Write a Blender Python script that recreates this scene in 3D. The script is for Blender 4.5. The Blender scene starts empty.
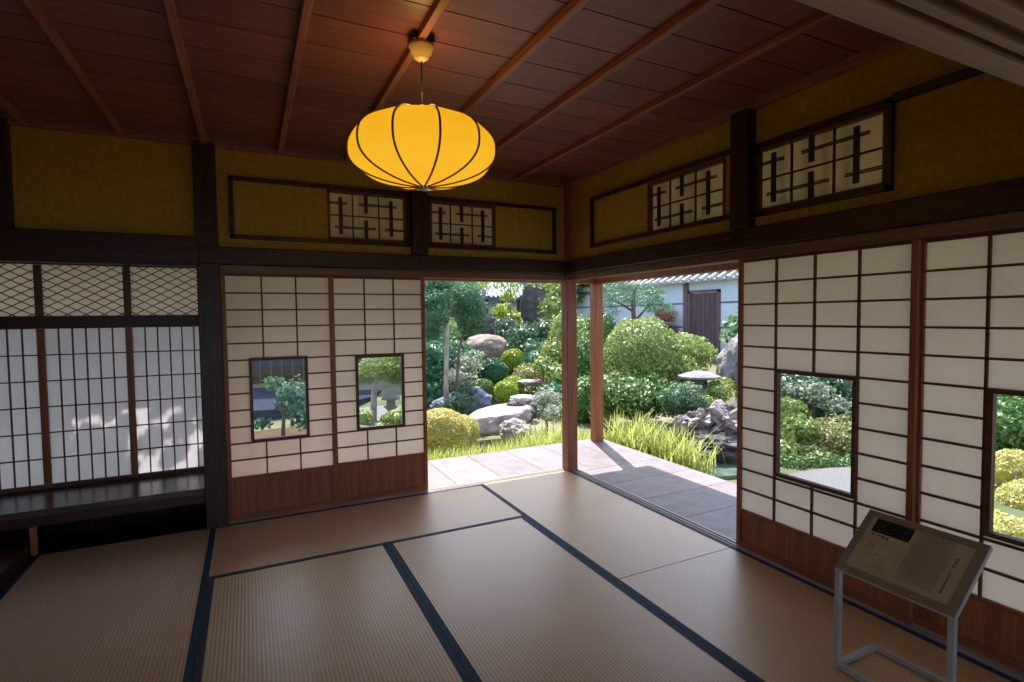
import bpy, bmesh, math, random
import numpy as np
from mathutils import Vector, Matrix, noise
PI = math.pi
sc = bpy.context.scene
COL = sc.collection

# ------------------------------------------------------------------ camera
F, CX, CY, CZ, YAW, PITCH, ROLL = 534.41, -2.5922, -4.0885, 1.3885, 0.4573, 0.0458, -0.0114
def basis():
    f = Vector((math.sin(YAW)*math.cos(PITCH), math.cos(YAW)*math.cos(PITCH), -math.sin(PITCH)))
    r = Vector((math.cos(YAW), -math.sin(YAW), 0)); u = r.cross(f)
    return (r*math.cos(ROLL)+u*math.sin(ROLL), u*math.cos(ROLL)-r*math.sin(ROLL), f)
R_, U_, F_ = basis()
CAM = Vector((CX, CY, CZ))
cd = bpy.data.cameras.new('camera'); cam = bpy.data.objects.new('camera', cd); COL.objects.link(cam)
cd.sensor_width = 36; cd.lens = F/1024*36; cd.clip_start = .02; cd.clip_end = 300
cam.matrix_world = Matrix((( R_.x, U_.x, -F_.x, CX), (R_.y, U_.y, -F_.y, CY), (R_.z, U_.z, -F_.z, CZ), (0,0,0,1)))
sc.camera = cam
def at(px, py, D):            # a point of the place at distance D in front of the tripod
    return CAM + (F_ + R_*(px-512)/F + U_*(341-py)/F)*D

# ------------------------------------------------------------------ sky, sun, exposure
sc.view_settings.view_transform = 'Standard'; sc.view_settings.look = 'None'
sc.view_settings.gamma = 1; sc.view_settings.use_curve_mapping = False
sc.view_settings.exposure = 0.4
w = bpy.data.worlds.new('sky'); sc.world = w; w.use_nodes = True
nt = w.node_tree; nt.nodes.clear()
sky = nt.nodes.new('ShaderNodeTexSky'); sky.sky_type = 'NISHITA'; sky.sun_disc = False
sky.sun_elevation = math.radians(54); sky.sun_rotation = math.radians(20); sky.air_density = 1.0; sky.dust_density = 3.0; sky.ozone_density = 1.0
mx = nt.nodes.new('ShaderNodeMix'); mx.data_type = 'RGBA'; mx.inputs[0].default_value = .55
bgn = nt.nodes.new('ShaderNodeBackground'); bgn.inputs[1].default_value = 1.0
sk = nt.nodes.new('ShaderNodeVectorMath'); sk.operation = 'SCALE'; sk.inputs[3].default_value = .30
out = nt.nodes.new('ShaderNodeOutputWorld')
nt.links.new(sky.outputs[0], sk.inputs[0]); nt.links.new(sk.outputs[0], mx.inputs[6])
mx.inputs[7].default_value = (1.0, 1.2, 1.6, 1)
nt.links.new(mx.outputs[2], bgn.inputs[0]); nt.links.new(bgn.outputs[0], out.inputs[0])
SUN_DIR = Vector((.346, .938, 1.41)).normalized()     # towards the sun
sl = bpy.data.lights.new('sun', 'SUN'); sl.energy = 8.5; sl.angle = math.radians(.4); sl.color = (1, .95, .86)
sun = bpy.data.objects.new('sun', sl); COL.objects.link(sun)
sun.rotation_euler = SUN_DIR.to_track_quat('Z', 'Y').to_euler(); sun.location = (5, 14, 20)
try:
    sc.cycles.max_bounces = 10; sc.cycles.diffuse_bounces = 6; sc.cycles.transmission_bounces = 8; sc.cycles.transparent_max_bounces = 12
    sc.cycles.use_denoising = True; sc.cycles.sample_clamp_indirect = 6
except Exception: pass

# ------------------------------------------------------------------ materials
MATS = {}
def newmat(name):
    m = bpy.data.materials.new(name); m.use_nodes = True; n = m.node_tree; n.nodes.clear()
    o = n.nodes.new('ShaderNodeOutputMaterial'); return m, n, o
def N(n, t, **k):
    x = n.nodes.new(t)
    for a, b in k.items(): setattr(x, a, b)
    return x
def ramp(n, src, stops):
    r = N(n, 'ShaderNodeValToRGB'); e = r.color_ramp.elements
    while len(e) < len(stops): e.new(.5)
    for i, (p, c) in enumerate(stops): e[i].position = p; e[i].color = (*c, 1)
    n.links.new(src, r.inputs[0]); return r.outputs[0]
def mul(c, k): return tuple(min(1, x*k) for x in c)
def simple(name, col, rough=.6, noise_scale=8, var=.25, bump=.0, scale=(1,1,1), spec=.3, metal=0, detail=4, bscale=None):
    m, n, o = newmat(name)
    tc = N(n, 'ShaderNodeTexCoord'); mp = N(n, 'ShaderNodeMapping'); mp.inputs['Scale'].default_value = scale
    n.links.new(tc.outputs['Object'], mp.inputs[0])
    nz = N(n, 'ShaderNodeTexNoise'); nz.inputs['Scale'].default_value = noise_scale; nz.inputs['Detail'].default_value = detail
    n.links.new(mp.outputs[0], nz.inputs[0])
    c = ramp(n, nz.outputs[0], [(.3, mul(col, 1-var)), (.7, mul(col, 1+var))])
    b = N(n, 'ShaderNodeBsdfPrincipled'); n.links.new(c, b.inputs['Base Color'])
    b.inputs['Roughness'].default_value = rough; b.inputs['Specular IOR Level'].default_value = spec; b.inputs['Metallic'].default_value = metal
    if bump:
        nb = N(n, 'ShaderNodeTexNoise'); nb.inputs['Scale'].default_value = bscale or noise_scale; nb.inputs['Detail'].default_value = 6
        n.links.new(mp.outputs[0], nb.inputs[0])
        bp = N(n, 'ShaderNodeBump'); bp.inputs['Strength'].default_value = bump; bp.inputs['Distance'].default_value = .02
        n.links.new(nb.outputs[0], bp.inputs['Height']); n.links.new(bp.outputs[0], b.inputs['Normal'])
    n.links.new(b.outputs[0], o.inputs[0]); MATS[name] = m; return m
AX = {'x': (.06, 1, 1), 'y': (1, .06, 1), 'z': (1, 1, .06)}
def wood(name, col, axis, rough=.45, var=.3, spec=.4):
    return simple(name, col, rough, 45, var, .12, AX[axis], spec)
for a in 'xyz':
    wood('dark_wood_'+a, (.040, .011, .007), a, .42)
    wood('frame_wood_'+a, (.12, .040, .020), a, .45)
    wood('koshi_wood_'+a, (.27, .088, .032), a, .4, .28)
    wood('red_wood_'+a, (.34, .12, .045), a, .5, .3)
    wood('kamoi_wood_'+a, (.17, .075, .045), a, .35)
wood('post_wood_z', (.27, .08, .032), 'z', .4)
for a in 'xy': wood('sill_wood_'+a, (.42, .34, .32), a, .35)
wood('batten_wood', (.30, .12, .065), 'y', .4)
wood('shelf_wood', (.075, .055, .055), 'x', .22, .25, .6)
wood('old_beam', (.42, .27, .19), 'x', .5, .2)

def paper(name, c1, c2):
    m, n, o = newmat(name)
    tc = N(n, 'ShaderNodeTexCoord'); nz = N(n, 'ShaderNodeTexNoise'); nz.inputs['Scale'].default_value = 3
    n.links.new(tc.outputs['Object'], nz.inputs[0])
    c = ramp(n, nz.outputs[0], [(.3, c1), (.7, c2)])
    d = N(n, 'ShaderNodeBsdfDiffuse'); t = N(n, 'ShaderNodeBsdfTranslucent'); n.links.new(c, d.inputs[0]); n.links.new(c, t.inputs[0])
    s = N(n, 'ShaderNodeMixShader'); s.inputs[0].default_value = .68
    n.links.new(d.outputs[0], s.inputs[1]); n.links.new(t.outputs[0], s.inputs[2]); n.links.new(s.outputs[0], o.inputs[0])
    MATS[name] = m
paper('paper', (.84, .755, .665), (.90, .81, .715))
paper('warm_paper', (.80, .68, .50), (.86, .74, .56))
paper('sky_tinted_paper', (.70, .68, .70), (.75, .73, .75))  # screen paper with the bay's cool sky light put into its colour
def glass():
    m, n, o = newmat('glass')
    t = N(n, 'ShaderNodeBsdfTransparent'); t.inputs[0].default_value = (.92, .95, .95, 1)
    g = N(n, 'ShaderNodeBsdfGlossy'); g.inputs['Roughness'].default_value = .02
    f = N(n, 'ShaderNodeFresnel'); f.inputs[0].default_value = 1.45
    s = N(n, 'ShaderNodeMixShader'); n.links.new(f.outputs[0], s.inputs[0]); n.links.new(t.outputs[0], s.inputs[1]); n.links.new(g.outputs[0], s.inputs[2])
    n.links.new(s.outputs[0], o.inputs[0]); MATS['glass'] = m
glass()
simple('plaster', (.42, .265, .055), .9, 30, .14, .25, bscale=160, spec=.1)
simple('white_plaster', (.62, .70, .82), .9, 2, .07, .05, spec=.1)
simple('border_cloth', (.026, .055, .11), .6, 60, .2, .1, spec=.2)
simple('metal_leg', (.50, .50, .52), .4, 20, .08, 0, spec=.5, metal=.45)
simple('sign_frame', (.29, .21, .13), .5, 20, .12, .05)
simple('sign_face', (.55, .40, .23), .55, 15, .08, 0)
simple('ink', (.012, .008, .008), .6, 20, .2)
simple('brown_ink', (.07, .035, .018), .6, 20, .2)
simple('faded_ink', (.10, .06, .03), .6, 20, .2)
simple('green_ink', (.06, .07, .02), .6, 20, .2)
simple('white_ink', (.25, .25, .27), .6, 20, .2)
simple('black_iron', (.01, .01, .01), .5, 20, .2)
simple('ceramic', (.55, .42, .2), .3, 10, .1, spec=.5)
simple('tile', (.17, .19, .23), .5, 12, .3, .1)
simple('tile_light', (.42, .43, .45), .6, 12, .25, .1)
simple('blue_tile', (.07, .13, .27), .5, 12, .3, .1)
simple('old_door', (.10, .075, .10), .7, 30, .3, .15, AX['z'])
simple('old_post', (.17, .11, .12), .7, 30, .3, .15, AX['z'])
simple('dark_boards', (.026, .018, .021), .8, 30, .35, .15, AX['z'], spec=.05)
simple('stone_pale', (.36, .315, .325), .85, 5, .35, .5, bscale=20)
simple('stone_grey', (.24, .225, .23), .85, 5, .45, .6, bscale=16)
simple('stone_brown', (.27, .215, .18), .85, 5, .4, .6, bscale=16)
simple('stone_dark', (.10, .088, .095), .85, 4, .4, .6, bscale=14)
simple('stone_blue', (.16, .19, .27), .85, 5, .45, .6, bscale=16)
simple('gnarl', (.33, .28, .29), .85, 6, .65, .9, bscale=14)
simple('bark', (.16, .12, .10), .9, 18, .4, .6, (1, 1, .3))
simple('bark_pale', (.40, .34, .30), .9, 18, .35, .5, (1, 1, .3))
simple('pond', (.13, .19, .15), .08, 3, .3, .05, spec=.6)
simple('gravel', (.22, .205, .22), .95, 60, .3, .6, bscale=120)
simple('soil_brown', (.10, .065, .04), .95, 8, .35, .3, spec=.05)
simple('path_stone', (.035, .042, .065), .95, 8, .3, .2, spec=.02)
simple('inner_ceiling', (.13, .07, .05), .7, 10, .2)

def deck():
    m, n, o = newmat('deck')
    tc = N(n, 'ShaderNodeTexCoord'); nz = N(n, 'ShaderNodeTexNoise'); nz.inputs['Scale'].default_value = 9; nz.inputs['Detail'].default_value = 8
    n.links.new(tc.outputs['Object'], nz.inputs[0])
    gi = N(n, 'ShaderNodeNewGeometry')
    a = N(n, 'ShaderNodeMath', operation='MULTIPLY_ADD'); a.inputs[1].default_value = .35; n.links.new(gi.outputs['Random Per Island'], a.inputs[0]); n.links.new(nz.outputs[0], a.inputs[2])
    c = ramp(n, a.outputs[0], [(.3, (.105, .075, .098)), (.95, (.245, .205, .232))])
    b = N(n, 'ShaderNodeBsdfPrincipled'); n.links.new(c, b.inputs['Base Color']); b.inputs['Roughness'].default_value = .42
    n.links.new(b.outputs[0], o.inputs[0]); MATS['deck'] = m
deck()
def ceil_mat():
    m, n, o = newmat('ceiling_boards')
    tc = N(n, 'ShaderNodeTexCoord'); mp = N(n, 'ShaderNodeMapping'); mp.inputs['Scale'].default_value = AX['x']
    n.links.new(tc.outputs['Object'], mp.inputs[0])
    nz = N(n, 'ShaderNodeTexNoise'); nz.inputs['Scale'].default_value = 50; nz.inputs['Detail'].default_value = 5; n.links.new(mp.outputs[0], nz.inputs[0])
    gi = N(n, 'ShaderNodeNewGeometry')
    a = N(n, 'ShaderNodeMath', operation='MULTIPLY_ADD'); a.inputs[1].default_value = .35; n.links.new(gi.outputs['Random Per Island'], a.inputs[0]); n.links.new(nz.outputs[0], a.inputs[2])
    c = ramp(n, a.outputs[0], [(.35, (.15, .048, .032)), (.95, (.26, .090, .062))])
    b = N(n, 'ShaderNodeBsdfPrincipled'); n.links.new(c, b.inputs['Base Color']); b.inputs['Roughness'].default_value = .38
    n.links.new(b.outputs[0], o.inputs[0]); MATS['ceiling_boards'] = m
ceil_mat()
def tatami_mat_(name, axis):      # rush ribs across the mat's width, seen as fine lines running along `axis`
    m, n, o = newmat(name)
    tc = N(n, 'ShaderNodeTexCoord')
    wv = N(n, 'ShaderNodeTexWave', wave_type='BANDS', bands_direction='X' if axis == 'y' else 'Y', wave_profile='SIN')
    wv.inputs['Scale'].default_value = 2*PI/20/.016*1.0; wv.inputs['Distortion'].default_value = .15; wv.inputs['Detail'].default_value = 1
    n.links.new(tc.outputs['Object'], wv.inputs[0])
    nz = N(n, 'ShaderNodeTexNoise'); nz.inputs['Scale'].default_value = 2.2; nz.inputs['Detail'].default_value = 8; n.links.new(tc.outputs['Object'], nz.inputs[0])
    base = ramp(n, nz.outputs[0], [(.3, (.64, .33, .085)), (.7, (.74, .40, .12))])
    dark = N(n, 'ShaderNodeMix', data_type='RGBA', blend_type='MULTIPLY'); dark.inputs[0].default_value = .55
    rr = ramp(n, wv.outputs[1], [(.15, (.42, .40, .36)), (.7, (1, 1, 1))])
    n.links.new(base, dark.inputs[6]); n.links.new(rr, dark.inputs[7])
    b = N(n, 'ShaderNodeBsdfPrincipled'); n.links.new(dark.outputs[2], b.inputs['Base Color'])
    b.inputs['Roughness'].default_value = .42; b.inputs['Specular IOR Level'].default_value = .6; b.inputs['Coat Weight'].default_value = 1; b.inputs['Coat Roughness'].default_value = .38; b.inputs['Coat IOR'].default_value = 1.7; b.inputs['Sheen Weight'].default_value = .28; b.inputs['Sheen Roughness'].default_value = .35; b.inputs['Sheen Tint'].default_value = (.85, .88, 1, 1); b.inputs['Coat Tint'].default_value = (1, 1, 1, 1)
    bp = N(n, 'ShaderNodeBump'); bp.inputs['Strength'].default_value = .25; bp.inputs['Distance'].default_value = .003
    n.links.new(wv.outputs[1], bp.inputs['Height']); n.links.new(bp.outputs[0], b.inputs['Normal'])
    n.links.new(b.outputs[0], o.inputs[0]); MATS[name] = m
tatami_mat_('tatami_x', 'x'); tatami_mat_('tatami_y', 'y')
def leaf(name, c1, c2, trans=.28, rough=.45):
    m, n, o = newmat(name)
    gi = N(n, 'ShaderNodeNewGeometry')
    c = ramp(n, gi.outputs['Random Per Island'], [(0, c1), (1, c2)])
    b = N(n, 'ShaderNodeBsdfPrincipled'); n.links.new(c, b.inputs['Base Color']); b.inputs['Roughness'].default_value = rough; b.inputs['Specular IOR Level'].default_value = .5
    t = N(n, 'ShaderNodeBsdfTranslucent'); n.links.new(c, t.inputs[0])
    s = N(n, 'ShaderNodeMixShader'); s.inputs[0].default_value = trans
    n.links.new(b.outputs[0], s.inputs[1]); n.links.new(t.outputs[0], s.inputs[2]); n.links.new(s.outputs[0], o.inputs[0]); MATS[name] = m
leaf('lf_yellow', (0.522, 0.486, 0.117), (0.774, 0.720, 0.342))
leaf('lf_lime', (0.255, 0.374, 0.034), (0.468, 0.561, 0.085))
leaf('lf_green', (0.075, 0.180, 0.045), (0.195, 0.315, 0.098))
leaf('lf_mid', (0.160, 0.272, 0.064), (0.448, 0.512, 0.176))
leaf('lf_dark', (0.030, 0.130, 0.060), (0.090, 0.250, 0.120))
leaf('lf_teal', (0.059, 0.149, 0.079), (0.165, 0.273, 0.159))
leaf('lf_pine', (0.068, 0.188, 0.090), (0.165, 0.315, 0.165))
leaf('lf_pale', (0.245, 0.317, 0.216), (0.475, 0.504, 0.389))
leaf('lf_grass', (0.340, 0.425, 0.085), (0.680, 0.697, 0.272), .4)
leaf('lf_bluegreen', (0.030, 0.100, 0.060), (0.140, 0.280, 0.170), .35, .55)
leaf('lf_red', (0.320, 0.100, 0.070), (0.450, 0.220, 0.120))
leaf('lf_olive', (0.280, 0.300, 0.100), (0.500, 0.460, 0.220))

# soil with moss
def ground_mat():
    m, n, o = newmat('garden_soil')
    tc = N(n, 'ShaderNodeTexCoord'); nz = N(n, 'ShaderNodeTexNoise'); nz.inputs['Scale'].default_value = .9; nz.inputs['Detail'].default_value = 8
    n.links.new(tc.outputs['Object'], nz.inputs[0])
    c = ramp(n, nz.outputs[0], [(.35, (.07, .11, .03)), (.5, (.15, .15, .08)), (.65, (.25, .23, .17))])
    b = N(n, 'ShaderNodeBsdfPrincipled'); n.links.new(c, b.inputs['Base Color']); b.inputs['Roughness'].default_value = .95
    n.links.new(b.outputs[0], o.inputs[0]); MATS['garden_soil'] = m
ground_mat()
def shade_mat():
    m, n, o = newmat('lantern_fabric')
    tc = N(n, 'ShaderNodeTexCoord'); nz = N(n, 'ShaderNodeTexNoise'); nz.inputs['Scale'].default_value = 6
    n.links.new(tc.outputs['Object'], nz.inputs[0])
    c = ramp(n, nz.outputs[0], [(.3, (1.0, .47, .012)), (.7, (1.0, .53, .02))])
    e = N(n, 'ShaderNodeEmission'); n.links.new(c, e.inputs[0]); e.inputs[1].default_value = .66
    d = N(n, 'ShaderNodeBsdfDiffuse'); d.inputs[0].default_value = (.8, .55, .16, 1)
    s = N(n, 'ShaderNodeAddShader'); n.links.new(e.outputs[0], s.inputs[0]); n.links.new(d.outputs[0], s.inputs[1]); n.links.new(s.outputs[0], o.inputs[0])
    MATS['lantern_fabric'] = m
shade_mat()

# ------------------------------------------------------------------ builders
def link(name, me, mat, parent=None, loc=None):
    o = bpy.data.objects.new(name, me); COL.objects.link(o)
    if mat is not None: me.materials.append(MATS[mat] if isinstance(mat, str) else mat)
    if parent is not None: o.parent = parent
    if loc is not None: o.location = loc
    return o
def tag(o, label=None, cat=None, group=None, kind=None):
    for k, v in (('label', label), ('category', cat), ('group', group), ('kind', kind)):
        if v: o[k] = v
    return o
def empty(name, loc, label, cat, group=None, rz=0):
    o = bpy.data.objects.new(name, None); COL.objects.link(o); o.location = loc; o.rotation_euler.z = rz; o.empty_display_size = .1
    return tag(o, label, cat, group)
class MB:
    def __init__(s, origin=(0, 0, 0)): s.v = []; s.f = []; s.o = Vector(origin)
    def box(s, x0, x1, y0, y1, z0, z1):
        b = len(s.v); x0, x1 = min(x0, x1), max(x0, x1); y0, y1 = min(y0, y1), max(y0, y1); z0, z1 = min(z0, z1), max(z0, z1)
        for z in (z0, z1):
            for x, y in ((x0, y0), (x1, y0), (x1, y1), (x0, y1)): s.v.append((x-s.o.x, y-s.o.y, z-s.o.z))
        for q in ((3, 2, 1, 0), (4, 5, 6, 7), (0, 1, 5, 4), (1, 2, 6, 5), (2, 3, 7, 6), (3, 0, 4, 7)): s.f.append(tuple(b+i for i in q))
        return s
    def quad(s, *p):
        b = len(s.v)
        for q in p: s.v.append(tuple(Vector(q)-s.o))
        s.f.append(tuple(range(b, b+len(p)))); return s
    def bar(s, p, q, wdt, hgt=None, up=(0, 0, 1)):
        hgt = hgt or wdt; p = Vector(p); q = Vector(q); d = (q-p).normalized(); u = Vector(up)
        if abs(d.dot(u)) > .98: u = Vector((0, 1, 0))
        a = d.cross(u).normalized()*wdt/2; c = a.cross(d).normalized()*hgt/2; b = len(s.v)
        for e in (p, q):
            for t in (-a-c, a-c, a+c, -a+c): s.v.append(tuple(e+t-s.o))
        for k in ((3, 2, 1, 0), (4, 5, 6, 7), (0, 1, 5, 4), (1, 2, 6, 5), (2, 3, 7, 6), (3, 0, 4, 7)): s.f.append(tuple(b+i for i in k))
        return s
    def tube(s, pts, rads, n=8):
        b = len(s.v); pts = [Vector(p) for p in pts]
        for i, p in enumerate(pts):
            d = (pts[min(i+1, len(pts)-1)]-pts[max(i-1, 0)]).normalized(); u = Vector((0, 0, 1)) if abs(d.z) < .9 else Vector((1, 0, 0))
            a = d.cross(u).normalized(); c = a.cross(d)
            for k in range(n):
                t = 2*PI*k/n; s.v.append(tuple(p+(a*math.cos(t)+c*math.sin(t))*rads[i]-s.o))
        for i in range(len(pts)-1):
            for k in range(n): s.f.append((b+i*n+k, b+i*n+(k+1) % n, b+(i+1)*n+(k+1) % n, b+(i+1)*n+k))
        s.f.append(tuple(b+k for k in range(n))[::-1]); s.f.append(tuple(b+(len(pts)-1)*n+k for k in range(n))); return s
    def lathe(s, c, prof, n=24):
        b = len(s.v); c = Vector(c)
        for r, z in prof:
            for k in range(n): t = 2*PI*k/n; s.v.append((c.x+r*math.cos(t)-s.o.x, c.y+r*math.sin(t)-s.o.y, c.z+z-s.o.z))
        for i in range(len(prof)-1):
            for k in range(n): s.f.append((b+i*n+k, b+i*n+(k+1) % n, b+(i+1)*n+(k+1) % n, b+(i+1)*n+k))
        s.f.append(tuple(b+k for k in range(n))[::-1]); s.f.append(tuple(b+(len(prof)-1)*n+k for k in range(n))); return s
    def build(s, name, mat, parent=None, bevel=0, smooth=False):
        me = bpy.data.meshes.new(name); me.from_pydata(s.v, [], s.f); me.update()
        bm = bmesh.new(); bm.from_mesh(me); bmesh.ops.recalc_face_normals(bm, faces=bm.faces); bm.to_mesh(me); bm.free()
        if smooth: me.polygons.foreach_set('use_smooth', [True]*len(me.polygons))
        o = link(name, me, mat, parent)
        if parent is None: o.location = s.o
        if bevel:
            m = o.modifiers.new('bevel', 'BEVEL'); m.width = bevel; m.segments = 2; m.limit_method = 'ANGLE'
        return o
def struct(o): o['kind'] = 'structure'; return o

# a wall with rectangular holes; runs along axis a ('x' or 'y')
def wall_mb(a, s0, s1, z0, z1, t0, t1, holes):
    m = MB(); S = sorted({s0, s1, *[h[0] for h in holes], *[h[1] for h in holes]}); Z = sorted({z0, z1, *[h[2] for h in holes], *[h[3] for h in holes]})
    for i in range(len(S)-1):
        for j in range(len(Z)-1):
            cs, cz = (S[i]+S[i+1])/2, (Z[j]+Z[j+1])/2
            if any(h[0] < cs < h[1] and h[2] < cz < h[3] for h in holes): continue
            if a == 'x': m.box(S[i], S[i+1], t0, t1, Z[j], Z[j+1])
            else: m.box(t0, t1, S[i], S[i+1], Z[j], Z[j+1])
    return m
def abox(m, a, s0, s1, t0, t1, z0, z1):      # box along axis a: s along, t across
    return m.box(s0, s1, t0, t1, z0, z1) if a == 'x' else m.box(t0, t1, s0, s1, z0, z1)

# ------------------------------------------------------------------ terrain
def terr(x, y):
    d = (x-CX)*F_.x+(y-CY)*F_.y
    t = min(1, max(0, (d-9)/8)); h = -.42+.95*t*t*(3-2*t)
    l = min(1, max(0, (1.5-x)/3)); h = h*(1-l)+(-.42+.5*min(1, max(0, (d-9)/8)))*l      # flatter on the left
    pd = math.hypot((x-4.1)/1.9, (y+.9)/2.0)
    if y < 3: h -= .0
    return h
NX, NY = 90, 90
gv = []; gf = []
for j in range(NY+1):
    for i in range(NX+1):
        x = -22+i*(58/NX); y = -18+j*(60/NY)
        gv.append((x, y, terr(x, y)+.03*noise.noise(Vector((x*.8, y*.8, 0)))))
for j in range(NY):
    for i in range(NX):
        a = j*(NX+1)+i; gf.append((a, a+1, a+NX+2, a+NX+1))
me = bpy.data.meshes.new('garden_ground'); me.from_pydata(gv, [], gf); me.polygons.foreach_set('use_smooth', [True]*len(me.polygons))
struct(link('garden_ground', me, 'garden_soil'))

# ------------------------------------------------------------------ tatami
def mat_obj(x0, x1, y0, y1, long, borders, label):
    cx, cy = (x0+x1)/2, (y0+y1)/2; g = .0015; bw = .032
    r = empty('tatami_mat', (cx, cy, 0), label, 'tatami mat', 'tatami mats covering the floor')
    o = MB((cx, cy, 0)); o.box(x0+g, x1-g, y0+g, y1-g, -.05, 0); o.build('reed_surface', 'tatami_'+long, r, .002)
    for s in borders:
        b = MB((cx, cy, 0))
        if s == 'x0': b.box(x0+g-.0005, x0+bw, y0+g, y1-g, -.04, .0015)
        if s == 'x1': b.box(x1-bw, x1-g+.0005, y0+g, y1-g, -.04, .0015)
        if s == 'y0': b.box(x0+g, x1-g, y0+g-.0005, y0+bw, -.04, .0015)
        if s == 'y1': b.box(x0+g, x1-g, y1-bw, y1-g+.0005, -.04, .0015)
        b.build('cloth_border', 'border_cloth', r)
X1, X2, X3, XL = -.915, -1.867, -2.83, -3.78
mat_obj(X3, X1, -.852, -.035, 'x', ('y0', 'y1'), 'tatami mat lying lengthwise along the foot of the two back paper screens')
mat_obj(X1, -.035, -1.857, -.035, 'y', ('x0', 'x1'), 'tatami mat in the open corner, bluish with daylight, beside the veranda')
mat_obj(X1, -.035, -3.68, -1.857, 'y', ('x0', 'x1'), 'tatami mat under the information stand along the right wall')
mat_obj(X2, X1, -2.76, -.852, 'y', ('x0', 'x1'), 'centre foreground tatami mat between two blue borders, left of the stand')
mat_obj(X3, X2, -2.76, -.852, 'y', ('x0', 'x1'), 'brown tatami mat in the left centre foreground below the lengthwise mat')
mat_obj(XL, X3, -1.9, -.035, 'y', ('x0', 'x1'), 'dim tatami mat in the far left, in front of the reading desk')
mat_obj(XL, X3, -3.68, -1.9, 'y', ('x0', 'x1'), 'dim tatami mat at the lower left edge of the room')
mat_obj(X3, X1, -3.68, -2.76, 'x', ('y0', 'y1'), 'tatami mat nearest the room behind, lying under the lintel beam')
struct(MB().box(-4.9, .05, -7.8, .05, -.14, -.055).build('floor', 'dark_wood_x'))
m = MB()
for i in range(5): m.box(-4.8+i*.96, -3.845+i*.96, -5.7, -3.82, -.05, 0); m.box(-4.8+i*.96, -3.845+i*.96, -7.7, -5.705, -.05, 0)
struct(m.build('floor_next_room', 'tatami_y'))
# thresholds with sliding grooves
def sill(name, a, s0, s1):
    m = MB()
    for t0, t1, z in ((-.035, -.026, 0), (-.026, -.008, -.008), (-.008, .006, 0), (.006, .024, -.008), (.024, .045, 0)): abox(m, a, s0, s1, t0, t1, -.11, z+.002)
    return struct(m.build(name, 'sill_wood_'+a))
sill('trim_1', 'x', -2.76, -.06); sill('trim_2', 'y', -3.68, -.06)

# ------------------------------------------------------------------ ceiling
m = MB(); y = .0
while y > -3.7:
    m.box(-4.85, 0.03, y-.229, y-.001, 2.552, 2.566); y -= .235
m2 = MB().box(-4.9, .05, -3.75, .05, 2.572, 2.60)
ce = struct(m.build('ceiling', 'ceiling_boards'))
m2.build('upper_boards', 'dark_wood_x', ce)
for x in (-4.17, -3.71, -3.257, -2.816, -2.365, -1.925, -1.47, -1.04, -.565):
    b = MB().box(x-.016, x+.016, -3.7, -.03, 2.52, 2.553); b.build('ceiling_batten', 'batten_wood', ce, .003)
m = MB(); m.box(-4.8, 0, -.065, -.03, 2.515, 2.553); o = struct(m.build('trim_3', 'batten_wood'))
m = MB(); m.box(-.075, -.03, -3.7, -.03, 2.515, 2.553); struct(m.build('trim_4', 'batten_wood', None, .003))
struct(MB().box(-4.9, .05, -7.8, -3.80, 2.55, 2.6).build('ceiling_next_room', 'inner_ceiling'))

# ------------------------------------------------------------------ walls above the lintels
HB = [(-2.06, -1.485, 1.96, 2.315), (-1.30, -.735, 1.96, 2.30)]
struct(wall_mb('x', -4.9, 0.03, 1.75, 2.60, -.03, .05, [(h[0], h[1], h[2], h[3]) for h in HB]).build('wall_back', 'plaster'))
HR = [(-1.775, -1.085, 1.96, 2.315), (-2.67, -1.985, 1.95, 2.30)]
struct(wall_mb('y', -3.8, -.03, 1.75, 2.60, -.03, .05, HR).build('wall_right', 'plaster'))
# long lintels (kamoi) and facing rails (nageshi)
def lintel(name, a, s0, s1):
    m = MB()
    for t0, t1, z in ((-.05, -.032, 1.70), (-.032, -.012, 1.712), (-.012, .004, 1.70), (.004, .022, 1.712), (.022, .05, 1.70)): abox(m, a, s0, s1, t0, t1, z, 1.752)
    return struct(m.build(name, 'kamoi_wood_'+a, None, .0015))
lintel('trim_5', 'x', -2.77, -.02); lintel('trim_6', 'y', -3.7, -.02)
def rail(name, a, s0, s1, z0=1.755, z1=1.868, t=-.085):
    m = MB(); abox(m, a, s0, s1, t, -.025, z0, z1); return struct(m.build(name, 'dark_wood_'+a, None, .006))
rail('trim_7', 'x', -2.87, -.03); rail('trim_8', 'y', -3.7, -.03); rail('trim_9', 'x', -4.85, -2.87, 1.735, 1.925, -.10)
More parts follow.
